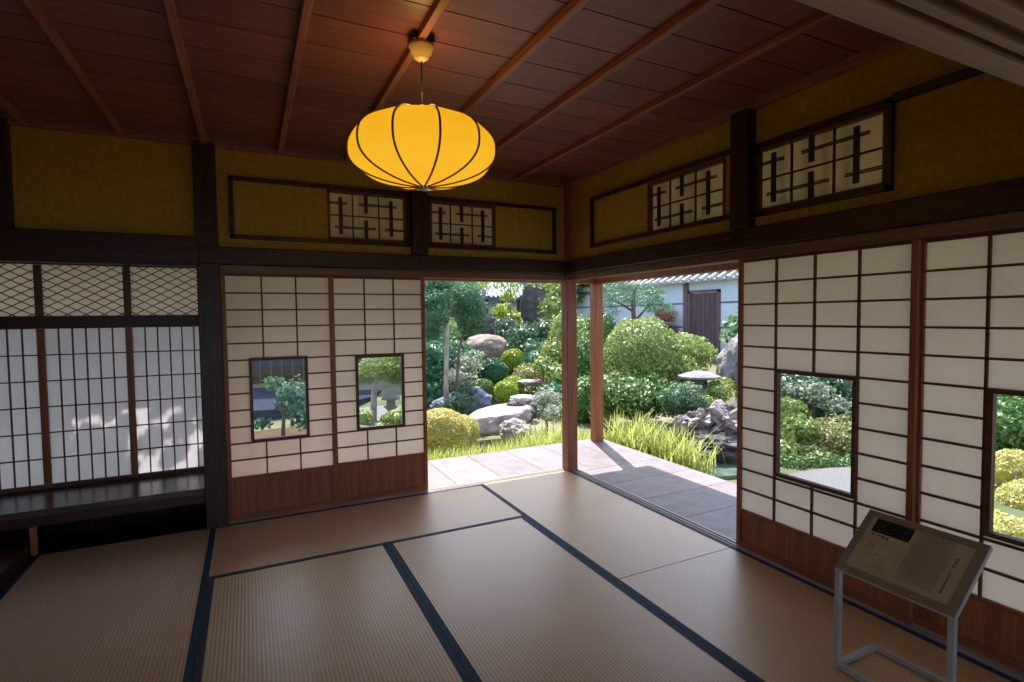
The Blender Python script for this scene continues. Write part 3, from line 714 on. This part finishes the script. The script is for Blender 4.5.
# -- left part of the view through the back doorway
shrub('clipped_azalea', 'yellow clipped azalea mound at the veranda edge beside the doorway', 'lf_yellow', [ball(440, 436, 6.3, 29, .95), ball(462, 432, 6.9, 17, 1.0)], .030, 1.9, shell=.06)
shrub('garden_pine', 'tall pale-trunked pine with round cloud foliage left in the doorway', 'lf_pine',
      [ball(434, 300, 9, 17, .6), ball(437, 316, 8.8, 13, .8), ball(430, 330, 9.2, 14, .7), ball(436, 283, 9.3, 18, .6)], .09, 1.3,
      [[(*at(447, 425, 9), .055), (*at(446, 380, 9), .05), (*at(447, 330, 9), .05), (*at(444, 290, 9), .04)]], 'tree', None, 'bark_pale', .6, .3, .16, 1.4, .1)
shrub('garden_pine', 'pine with a thin dark trunk and a dense green crown right of the pale one', 'lf_pine',
      [ball(466, 300, 9.6, 15, 1.0), ball(471, 320, 9.6, 15, .9), ball(464, 290, 9.9, 12, .8), ball(476, 308, 9.8, 10, .9)], .09, 1.4,
      [[(*at(458, 428, 9.6), .04), (*at(457, 380, 9.6), .035), (*at(459, 350, 9.6), .035), (*at(468, 315, 9.6), .03)]], 'tree', None, 'bark', .65, .28, .16, 1.4, .1)
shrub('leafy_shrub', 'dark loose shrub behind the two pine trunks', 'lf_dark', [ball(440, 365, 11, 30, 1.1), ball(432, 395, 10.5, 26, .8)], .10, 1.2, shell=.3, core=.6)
shrub('flowering_shrub', 'whitish flecked shrub below the pine crowns, before the boulder', 'lf_pale', [ball(466, 366, 10.6, 14, .9), ball(474, 358, 11.2, 9, .9), ball(458, 378, 10.2, 12, .8)], .08, .9, shell=.3, core=.6)
shrub('fern_shrub', 'feathery bright green fern between the rocks and the azalea', 'lf_teal', [ball(458, 404, 8.6, 15, .7), ball(466, 392, 9, 10, .8)], .09, .9, shell=.35, core=.5, aspect=.3)
rock('blue_rock', 'upright bluish rock between the fern and the flat bridge stone', 'stone_blue', 476, 402, 9.2, 14, 14, 3, tilt=.5)
rock('blue_rock', 'low bluish rock at the foot of the pale pine trunk', 'stone_blue', 448, 404, 9.0, 17, 7, 5)
o = rock('bridge_stone', 'large flat sloping pinkish stone slab in the middle of the garden', 'stone_pale', 499, 418, 7.7, 34, 15, 7, ry=.42, rough=.12, flat=.55, tilt=-.16)
rock('dark_rock', 'dark angular rock behind the right end of the slab', 'stone_dark', 521, 411, 7.9, 15, 13, 9, rough=.3)
rock('pale_rock', 'chunky pale rock on the grass right of the slab', 'stone_pale', 515, 433, 6.9, 16, 12, 11, rough=.28, freq=1.8)
rock('stepping_stone', 'small flat pale stone above the dark rock', 'stone_pale', 524, 398, 9.4, 13, 4, 13, flat=.4)
rock('stepping_stone', 'small flat stone beside the standing post in the far garden', 'stone_pale', 530, 382, 10.5, 12, 4, 15, flat=.4)
shrub('clipped_shrub', 'dark green clipped ball standing tallest of the topiary', 'lf_dark', [ball(493, 373, 11, 15, 1.0)], .045, 2, shell=.05)
shrub('clipped_shrub', 'bright lime clipped ball in front of its twin', 'lf_lime', [ball(506, 392, 9.9, 12.5, .92)], .04, 2, shell=.05)
shrub('clipped_shrub', 'bright lime clipped ball half hidden behind the front one', 'lf_lime', [ball(513, 387, 10.6, 11.5, .95)], .04, 2, shell=.05)
shrub('clipped_shrub', 'lime clipped ball up the slope by the boulder', 'lf_lime', [ball(514, 361, 13, 12.5, .95)], .05, 2, shell=.06)
shrub('clipped_shrub', 'small dull green clipped mound left of the lime twins', 'lf_green', [ball(482, 388, 10, 12, .75)], .04, 2, shell=.08)
shrub('leafy_shrub', 'olive brown spreading shrub right of the lime topiary', 'lf_olive', [ball(528, 376, 11.4, 14, .8), ball(538, 388, 10.8, 10, .7)], .06, 1.2, shell=.25, core=.7)
rock('boulder', 'large rounded boulder with a pale top behind the topiary', 'stone_brown', 486, 348, 12.5, 21, 14, 17, ry=.5, rough=.15)
rock('small_boulder', 'brown pointed rock above the rounded boulder', 'stone_dark', 490, 328, 15.5, 9, 12, 19, ry=.25)
rock('standing_stone', 'tall dark standing stone in the upper right of the garden doorway', 'stone_dark', 533, 305, 15.5, 13, 26, 21, ry=.3, rough=.18)
shrub('leafy_shrub', 'pale green shrub at the foot of the standing stone', 'lf_teal', [ball(508, 330, 14.5, 15, .8), ball(524, 338, 13.8, 18, .8), ball(545, 332, 14, 14, .9), ball(536, 350, 13, 14, .7)], .10, 1.1, shell=.3, core=.65)
shrub('leafy_shrub', 'layered green shrub left of the corner post', 'lf_mid', [ball(556, 352, 11, 16, .8), ball(546, 366, 10.6, 14, .6), ball(566, 330, 11.5, 16, 1), ball(560, 375, 10.3, 14, .7)], .08, 1.2, shell=.3, core=.65)
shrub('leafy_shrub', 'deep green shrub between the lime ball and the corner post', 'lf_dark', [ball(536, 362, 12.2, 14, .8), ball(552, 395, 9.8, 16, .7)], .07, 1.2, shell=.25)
shrub('flowering_shrub', 'pale pinkish leafy shrub above the iris by the corner post', 'lf_pale', [ball(546, 402, 8.2, 15, .8), ball(556, 414, 7.6, 12, .7), ball(538, 412, 8, 9, .7)], .05, 1.2, shell=.3, core=.6)
shrub('leafy_shrub', 'lime leaved bush right of the standing stone', 'lf_mid', [ball(553, 308, 13.5, 13, 1.0), ball(560, 290, 14, 14, 1)], .10, 1.1, shell=.35, core=.5)
shrub('leafy_shrub', 'pale lime leafy bush before the distant house left of the standing stone', 'lf_lime', [ball(503, 312, 16.5, 11, .8), ball(515, 318, 16, 9, .8), ball(508, 296, 17, 8, .7)], .10, .9, shell=.4, core=.5)
shrub('garden_tree', 'thin branching tree whose leaves hang before the blue roof', 'lf_mid', [ball(510, 286, 15, 12, .6), ball(484, 284, 15.5, 12, .5), ball(540, 280, 14, 14, .5)], .10, .6, shell=.5, core=0, cat='tree')
# -- between and behind the posts, right doorway
shrub('clipped_shrub', 'big round sunlit clipped shrub in front of the white wall', 'lf_mid', [ball(641, 358, 9.0, 38, 1.03), ball(628, 392, 8.6, 28, .9)], .055, 1.7, shell=.11)
shrub('leafy_shrub', 'bright green spreading shrub right of the big round one', 'lf_mid', [ball(684, 354, 9.6, 25, .75), ball(672, 372, 9, 22, .8), ball(700, 352, 10, 13, .8)], .06, 1.3, shell=.25, core=.7)
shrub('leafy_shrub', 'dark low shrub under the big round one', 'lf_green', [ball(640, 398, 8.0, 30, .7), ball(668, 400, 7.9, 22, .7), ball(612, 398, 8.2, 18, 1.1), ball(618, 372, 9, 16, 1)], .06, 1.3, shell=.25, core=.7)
shrub('dwarf_pine', 'blue green dwarf pine in front of the stone lantern', 'lf_teal', [ball(678, 400, 7.4, 18, .8), ball(694, 404, 7.2, 14, .8), ball(690, 392, 7.6, 14, .6)], .07, 1.2, shell=.3, core=.6, aspect=.2)
shrub('leafy_shrub', 'light green low shrub beside the stone lantern', 'lf_mid', [ball(716, 392, 7.8, 14, .7), ball(704, 402, 7.4, 12, .5), ball(722, 384, 8.1, 10, .6)], .05, 1.3, shell=.25, core=.7)
rock('gnarled_rock', 'large gnarled pale rock above the pond', 'gnarl', 728, 425, 6.9, 22, 20, 23, ry=.35, rough=.5, freq=2.2)
rock('gnarled_rock', 'low gnarled rock with a pale crest left of the larger one', 'gnarl', 702, 424, 7.0, 20, 13, 25, ry=.25, rough=.5, freq=2.4)
rock('gnarled_rock', 'dark mossy rock at the water line of the pond', 'stone_dark', 716, 446, 6.6, 28, 12, 27, ry=.3, rough=.4, freq=2.0)
rock('standing_stone', 'pale leaning standing stone beside the white-wall door', 'stone_grey', 734, 360, 8.8, 11, 26, 29, ry=.25, rough=.35, tilt=.42)
shrub('leafy_shrub', 'yellow leaved bush behind the leaning stone', 'lf_yellow', [ball(738, 378, 9.4, 13, 1.0), ball(750, 392, 9.2, 14, 1)], .05, 1.3, shell=.25, core=.7)
shrub('leafy_shrub', 'mixed green hedge seen between the corner post and the veranda post', 'lf_green', [ball(588, 400, 9.2, 22, 1.1), ball(586, 360, 10.5, 22, 1.2), ball(600, 330, 11.5, 16, 1)], .07, 1.3, shell=.3, core=.7)
shrub('garden_pine', 'slender pine with flat foliage pads in front of the white wall', 'lf_pine',
      [ball(645, 300, 11.5, 18, .35), ball(660, 308, 11.3, 14, .35), ball(618, 298, 11.6, 16, .35), ball(640, 288, 11.8, 14, .3), ball(606, 312, 11.8, 12, .8), ball(612, 284, 12, 16, .4), ball(655, 292, 11.4, 10, .3)], .08, .5,
      [[(*at(633, 380, 11.6), .06), (*at(634, 325, 11.6), .055), (*at(633, 300, 11.6), .045), (*at(636, 284, 11.7), .03)], [(*at(634, 322, 11.6), .03), (*at(650, 304, 11.5), .02)], [(*at(634, 312, 11.6), .03), (*at(615, 300, 11.6), .02)]], 'tree', None, 'bark', 0, .35, .16, 1.4, .1)
# stone lantern
c = at(699, 382, 8.0); lz = terr(c.x, c.y)
r = empty('stone_lantern', (c.x, c.y, lz), 'low stone lantern with a wide flat cap among the shrubs', 'stone lantern'); LO = (c.x, c.y, lz)
zc = c.z; MB(LO).lathe((c.x, c.y, zc), [(.24, .05), (.30, .07), (.30, .095), (.2, .13), (.08, .165), (.03, .17)], 24).build('cap', 'stone_grey', r, smooth=False)
MB(LO).lathe((c.x, c.y, zc), [(.13, -.14), (.14, -.10), (.12, .05)], 6).build('fire_box', 'stone_grey', r)
MB(LO).lathe((c.x, c.y, zc), [(.16, -.2), (.19, -.17), (.19, -.14)], 6).build('platform', 'stone_grey', r)
MB(LO).lathe((c.x, c.y, lz-.05), [(.12, 0), (.09, .2), (.09, zc-lz-.15)], 8).build('column', 'stone_grey', r)
# second lantern seen through the pane of the back screen
c = at(391, 408, 8.4); lz = terr(c.x, c.y)
r = empty('stone_lantern', (c.x, c.y, lz), 'small grey stone lantern seen through the right pane of the back screens', 'stone lantern'); LO = (c.x, c.y, lz)
MB(LO).lathe((c.x, c.y, lz-.05), [(.11, 0), (.11, .06), (.06, .1), (.06, .42), (.12, .47)], 10).build('column', 'stone_pale', r)
MB(LO).lathe((c.x, c.y, lz+.42), [(.07, 0), (.07, .11)], 6).build('fire_box', 'stone_grey', r)
MB(LO).lathe((c.x, c.y, lz+.55), [(.15, -.02), (.145, .01), (.05, .06), (.03, .10), (.01, .12)], 6).build('cap', 'stone_grey', r)

# grass and iris
def blades(n, area, h, wd, seed, lean=.25):
    rs = np.random.RandomState(seed); V = []; 
    for k in range(n):
        x, y, z = area(rs); H = h*rs.uniform(.6, 1.15); th = rs.uniform(0, 2*PI); ln = lean*H*rs.uniform(.1, 1.6); dx, dy = math.cos(th), math.sin(th); px, py = -dy*wd/2, dx*wd/2
        P = [(x, y, z), (x+dx*ln*.25, y+dy*ln*.25, z+H*.55), (x+dx*ln, y+dy*ln, z+H*.95)]
        for (a, wa), (b, wb) in (((P[0], 1), (P[1], .9)), ((P[1], .9), (P[2], .15))):
            V += [(a[0]-px*wa, a[1]-py*wa, a[2]), (a[0]+px*wa, a[1]+py*wa, a[2]), (b[0]+px*wb, b[1]+py*wb, b[2]), (b[0]-px*wb, b[1]-py*wb, b[2])]
    V = np.array(V); return pack(V, len(V)//4)
def strip(rs):
    x = rs.uniform(-1.9, 1.3); y = 1.22+.22*rs.random_sample()**1.3; return (x, y, -.44)
o = link('grass', blades(4200, strip, .42, .014, 3, .35), 'lf_grass'); tag(o, 'short yellow green grass fringe along the back edge of the veranda', 'grass', kind='stuff')
def iris(px, D, sz, h, n, label, seed):
    c = at(px, 400, D); z = terr(c.x, c.y)
    r = empty('iris_clump', (c.x, c.y, z), label, 'iris clump', 'iris clumps by the veranda')
    link('leaves', blades(n, lambda rs: (rs.normal()*sz*.5, rs.normal()*sz*.45, -.02), h, .022, seed, .4), 'lf_grass', r)
iris(546, 6.5, .32, .52, 220, 'upright iris clump just left of the corner post', 31)
for i, (px, D, sz, h, n, lb) in enumerate(((618, 6.6, .24, .62, 100, 'iris clump nearest the sunlit veranda post'), (634, 6.5, .28, .62, 120, 'iris clump second from the veranda post, tall and yellow green'),
        (652, 6.35, .28, .54, 120, 'iris clump in the middle of the row before the big round shrub'), (670, 6.2, .28, .52, 130, 'iris clump in the row right of its middle, leaning to the veranda'),
        (688, 6.05, .24, .42, 110, 'iris clump at the pond end of the row, shortest'))):
    iris(px, D, sz, h, n, lb, 40+i)
# pond and gravel
def disc(name, cx, cy, rx, ry, z, mat, label, cat, seed, kind=None):
    m = MB((cx, cy, z)); n = 40; b = []
    for k in range(n):
        t = 2*PI*k/n; q = 1+.12*noise.noise(Vector((math.cos(t)*1.5+seed, math.sin(t)*1.5, 0))); b.append((rx*q*math.cos(t), ry*q*math.sin(t), 0))
    m.v = b+[(x, y, -.3) for x, y, _ in b]; m.f = [tuple(range(n)), tuple(range(n, 2*n))[::-1]]+[(k, (k+1) % n, n+(k+1) % n, n+k) for k in range(n)]
    o = m.build(name, mat); return tag(o, label, cat, kind=kind)
disc('pond', 2.35, .55, .85, .50, -.388, 'pond', 'pale green garden pond beside the veranda below the gnarled rocks', 'pond', 1)
disc('gravel_patch', 2.75, -1.0, 1.05, .75, -.355, 'gravel', 'bright white gravel seen through the glass pane of the right screen', 'gravel', 2, 'stuff')
disc('gravel_patch', -.1, 5.6, 1.0, .9, -.33, 'gravel', 'bright gravel behind the back screens below the pine', 'gravel', 3, 'stuff')

c = at(270, 398, 11.8); disc('garden_path', c.x, c.y, 2.6, 2.6, terr(c.x, c.y)+.04, 'path_stone', 'blue grey paved path before the dark storehouse in the left glass pane', 'path', 5)
c = at(283, 436, 7.9); disc('soil_bed', c.x, c.y, 1.2, .8, terr(c.x, c.y)+.06, 'soil_brown', 'brown soil bed at the bottom of the left glass pane', 'soil', 6, 'stuff')
# -- seen through the glass panes of the right wall
shrub('leafy_shrub', 'tall mixed shrub filling the upper part of the right screen glass pane', 'lf_teal', [ball(800, 395, 8.2, 34, .9), ball(835, 385, 8.4, 36, .9), ball(790, 375, 9, 30, .9), ball(855, 400, 8, 34, 1)], .07, 1.3, shell=.3, core=.7)
shrub('leafy_shrub', 'light green leafy shrub at the lower left of the right screen glass pane', 'lf_mid', [ball(800, 432, 7.0, 18, .9), ball(790, 412, 7.5, 16, .9), ball(786, 450, 6.8, 14, .7)], .07, 1.2, shell=.3, core=.6)
shrub('leafy_shrub', 'olive shrub above the gravel in the right screen glass pane', 'lf_olive', [ball(835, 440, 7.0, 28, .75), ball(862, 446, 6.8, 24, .75), ball(812, 454, 6.8, 20, .55)], .05, 1.3, shell=.25, core=.7)
shrub('clipped_azalea', 'yellow azalea in the lower part of the glass pane at the right edge', 'lf_yellow', [ball(1015, 470, 5.4, 24, .8), ball(1035, 505, 5.0, 30, .8), ball(1000, 520, 5.2, 22, .6)], .035, 1.6, shell=.1)
shrub('leafy_shrub', 'green shrub in the upper part of the glass pane at the right edge', 'lf_green', [ball(1010, 430, 6.8, 36, .9), ball(1050, 440, 6.6, 36, .9), ball(1000, 400, 7.5, 36, .8)], .06, 1.3, shell=.25, core=.7)
shrub('leafy_shrub', 'low dark green ground shrub above the gravel in the right screen glass pane', 'lf_green', [ball(792, 464, 6.4, 18, .5), ball(822, 462, 6.4, 18, .45), ball(850, 464, 6.4, 18, .45)], .05, 1.2, shell=.3, core=.65)
shrub('flowering_shrub', 'whitish speckled shrub in the upper middle of the right screen glass pane', 'lf_pale', [ball(812, 392, 7.6, 20, .6), ball(838, 406, 7.4, 18, .5), ball(792, 388, 7.8, 12, .6)], .06, .5, shell=.4, core=.4)
shrub('clipped_azalea', 'second yellow azalea lower down in the glass pane at the right edge', 'lf_yellow', [ball(1000, 535, 4.1, 34, .6), ball(1040, 545, 4.0, 34, .6)], .035, 1.6, shell=.12)
# -- seen through the glass panes of the back wall
shrub('broadleaf_shrub', 'broadleaf shrub in the glass pane next to the dark post', 'lf_bluegreen', [ball(296, 398, 7.4, 19, .9), ball(276, 384, 7.8, 11, .7), ball(304, 416, 7.2, 15, .8), ball(284, 404, 7.4, 9, .6), ball(262, 424, 7.4, 9, .5)], .07, .9, [[(*at(283, 440, 7.4), .03), (*at(284, 400, 7.5), .02)]], shell=.35, core=.5)
shrub('garden_pine', 'pale-trunked pine seen in the glass pane of the second back screen', 'lf_mid', [ball(380, 368, 8.6, 20, .55), ball(366, 376, 8.7, 12, .6), ball(398, 376, 8.8, 11, .7), ball(388, 358, 8.9, 22, .5)], .08, 1.1,
      [[(*at(373, 428, 8.4), .06), (*at(374, 395, 8.5), .05), (*at(378, 366, 8.6), .04)]], 'tree', None, 'bark_pale', .5, .3, .2, 1.3)
shrub('leafy_shrub', 'yellow green ground plant in the glass pane of the second back screen', 'lf_mid', [ball(364, 416, 7.4, 9, .7), ball(397, 418, 7.3, 13, .6), ball(382, 426, 7.2, 10, .3)], .05, 1.2, shell=.3, core=.6)
rg = random.Random(5); SHB = []
for k in range(24):
    rr = rg.uniform(.035, .065); SHB.append(((rg.uniform(-3.15, -2.3), 1.85+rg.uniform(-.12, .12), rg.uniform(2.3, 2.85)), (rr*1.3, rr, rr*.8)))
for k in range(26): SHB.append(((rg.uniform(-4.6, -3.1), 1.85+rg.uniform(-.2, .2), rg.uniform(2.0, 2.95)), (.2, .15, .16)))
for k in range(5): SHB.append(((rg.uniform(-3.2, -1.8), 2.0+rg.uniform(-.1, .1), rg.uniform(3.15, 3.4)), (.2, .15, .1)))
# shade tree outside the desk bay; its leaves throw the dapple on the screens
shrub('shade_tree', 'garden tree whose leaves dapple the desk screens with sun', 'lf_green',
      SHB, .07, 1.0,
      [[(-3.5, 2.3, -.4, .05), (-3.45, 2.25, .9), (-3.3, 2.1, 1.9), (-3.1, 2.0, 2.4)]], 'tree', None, 'bark', .8, .35, .6, 1.0)

# ------------------------------------------------------------------ white boundary wall with a door, right
WX = 8.65
r = empty('boundary_wall', (WX, 9, .2), 'white plastered garden wall with a tiled coping behind the shrubs', 'garden wall'); WO = (WX, 9, .2)
MB(WO).box(WX, WX+.16, -2, 6.24, -.5, 2.30).box(WX, WX+.16, 7.32, 16, -.5, 2.30).box(WX, WX+.16, 6.24, 7.32, 2.02, 2.30).build('plaster_face', 'white_plaster', r)
m = MB(WO)
for z in (1.70, 1.03): m.box(WX-.012, WX, -2, 6.2, z-.02, z+.02); m.box(WX-.012, WX, 7.5, 16, z-.02, z+.02)
m.build('crossbar', 'old_post', r)
m = MB(WO); y = -2
while y < 16: m.lathe((0, 0, 0), [(.001, 0)], 3) if False else m.tube([(WX-.28, y, 2.31), (WX+.08, y, 2.49)], [.065, .065], 8); y += .31
m.box(WX-.24, WX+.10, -2, 16, 2.28, 2.32); m.build('roof_tiles', 'tile_light', r)
m = MB(WO); m.tube([(WX+.08, -2, 2.54), (WX+.08, 16, 2.54)], [.08, .08], 8); m.build('ridge', 'tile', r)
m = MB(WO); m.box(WX-.07, WX+.05, 7.34, 7.50, -.3, 2.29).box(WX-.05, WX+.06, 6.2, 6.28, -.3, 2.04).box(WX-.05, WX+.06, 7.26, 7.34, -.3, 2.04).box(WX-.05, WX+.06, 6.2, 7.34, 1.98, 2.06); m.build('door_frame', 'old_post', r)
d = MB(WO)
for k in range(6): y = 6.285+k*.163; d.box(WX, WX+.03, y, y+.157, .1, 1.975)
dd = d.build('garden_door', 'old_door', r)
m = MB(WO)
for k in range(7): y = 6.282+k*.1625; m.box(WX-.016, WX, y-.012, y+.012, .1, 1.975)
m.build('cover_strip', 'old_post', dd)
# step and planting left of the door
c = Vector((WX-.6, 8.05, 0)); z = terr(c.x, c.y)
r = empty('garden_bench', (c.x, c.y, z), 'low weathered bench with a pale top against the white wall', 'bench'); BO = (c.x, c.y, z)
MB(BO).box(c.x-.15, c.x+.2, 7.6, 8.5, 1.13, 1.18).build('top', 'stone_pale', r); MB(BO).box(c.x-.05, c.x+.1, 7.65, 7.8, z-.1, 1.13).box(c.x-.05, c.x+.1, 8.3, 8.45, z-.1, 1.13).build('support', 'old_post', r)
shrub('red_shrub', 'reddish spiky shrub behind the low bench by the white wall', 'lf_red', [((WX-.25, 8.1, 1.35), (.15, .45, .25)), ((WX-.3, 7.9, .85), (.2, .4, .25))], .09, .9, shell=.4, core=.4, aspect=.25)

# ------------------------------------------------------------------ distant house and trees
c = at(500, 300, 22); hz = .45
r = empty('distant_house', (c.x, c.y, hz), 'white walled house with a blue grey tiled roof beyond the garden', 'house', rz=-.35); 
m = MB().box(-2.3, 3.6, -.1, 2.5, -.5, 1.75); m.build('wall', 'white_plaster', r)
for x in (-2.2, -1.1, -.55, .1, .75, 1.4, 2.0, 3.1): MB().box(x-.05, x+.05, -.16, -.09, -.4, 1.75).build('timber_post', 'old_post', r)
MB().box(-2.3, 3.6, -.15, -.09, .95, 1.03).build('timber_rail', 'old_post', r)
rf = MB(); rf.v = [(-2.9, -.9, 1.62), (4.2, -.9, 1.62), (4.2, 1.2, 2.5), (-2.9, 1.2, 2.5), (-2.9, -.9, 1.72), (4.2, -.9, 1.72), (4.2, 1.2, 2.6), (-2.9, 1.2, 2.6), (4.2, 3.3, 1.62), (-2.9, 3.3, 1.62)]
rf.f = [(0, 1, 2, 3), (4, 5, 6, 7), (0, 1, 5, 4), (1, 2, 6, 5), (3, 0, 4, 7), (6, 7, 9, 8), (2, 3, 9, 8)]
for k in range(40): x = -2.85+k*.18; rf.tube([(x, -.92, 1.74), (x, 1.2, 2.62)], [.05, .05], 6)
rf.build('roof', 'blue_tile', r)
# dark board building seen in the left pane
c = at(255, 372, 13); bz = terr(c.x, c.y)
r = empty('board_building', (c.x, c.y, bz), 'dark board-walled storehouse beyond the garden in the left glass pane', 'building', rz=-.25)
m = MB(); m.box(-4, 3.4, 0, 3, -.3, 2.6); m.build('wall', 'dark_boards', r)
for k in range(30): x = -3.9+k*.25; MB().box(x, x+.03, -.02, 0, -.2, 2.6).build('batten', 'old_door', r)
rf = MB(); rf.v = [(-4.5, -.7, 2.5), (3.9, -.7, 2.5), (3.9, 1.5, 3.5), (-4.5, 1.5, 3.5), (-4.5, 3.7, 2.5), (3.9, 3.7, 2.5)]
rf.f = [(0, 1, 2, 3), (3, 2, 5, 4), (1, 5, 2), (0, 3, 4), (0, 4, 5, 1)]; rf.build('roof', 'tile', r)

TL = [(425, 250, 22, 70, 'lf_green', 'broad green tree behind the pines at the left of the doorway'), (470, 240, 32, 60, 'lf_mid', 'light green tree rising behind the blue roofed house'),
      (548, 250, 27, 48, 'lf_teal', 'grey green tree behind the standing stone'), (585, 270, 20, 40, 'lf_green', 'dark green tree seen between the two posts'),
      (360, 300, 21, 60, 'lf_green', 'green tree beyond the storehouse in the second glass pane'), (525, 262, 38, 50, 'lf_green', 'tree peeping over the ridge of the blue roofed house'),
      (640, 225, 27, 50, 'lf_mid', 'tree crown beyond the white wall'), (800, 335, 10.2, 55, 'lf_green', 'tall green tree behind the right screens'), (900, 350, 9, 60, 'lf_dark', 'dark tree behind the far right screens'), (1030, 370, 10, 70, 'lf_green', 'green tree beyond the pane at the right edge')]
for px, py, D, rp, mt, lb in TL:
    c = at(px, py, D); rr = rp/F*D; rg = random.Random(px)
    bl = [((c.x+rg.uniform(-.6, .6)*rr, c.y+rg.uniform(-.6, .6)*rr, c.z+rg.uniform(-.6, .5)*rr), (rr*rg.uniform(.45, .65),)*3) for _ in range(6)]
    shrub('garden_tree', lb, mt, bl, .16, 1.1, [[(c.x, c.y, terr(c.x, c.y)-.2, .12), (c.x, c.y, c.z)]], 'tree', 'background trees', 'bark', .7, .3, base=(c.x, c.y))
# low hedge closing the garden behind everything
for k, (px, D, rp, lb) in enumerate(((436, 16, 26, 'hedge bush behind the dark pine'), (468, 17, 20, 'hedge bush left of the rounded boulder'), (566, 15, 24, 'hedge bush behind the corner post'), (410, 15, 30, 'hedge bush beyond the doorway edge'))):
    shrub('hedge_bush', lb, 'lf_green' if k % 2 else 'lf_mid', [ball(px, 335, D, rp, .9), ball(px+8, 355, D-1, rp, .7)], .11, 1.1, shell=.3, core=.7)
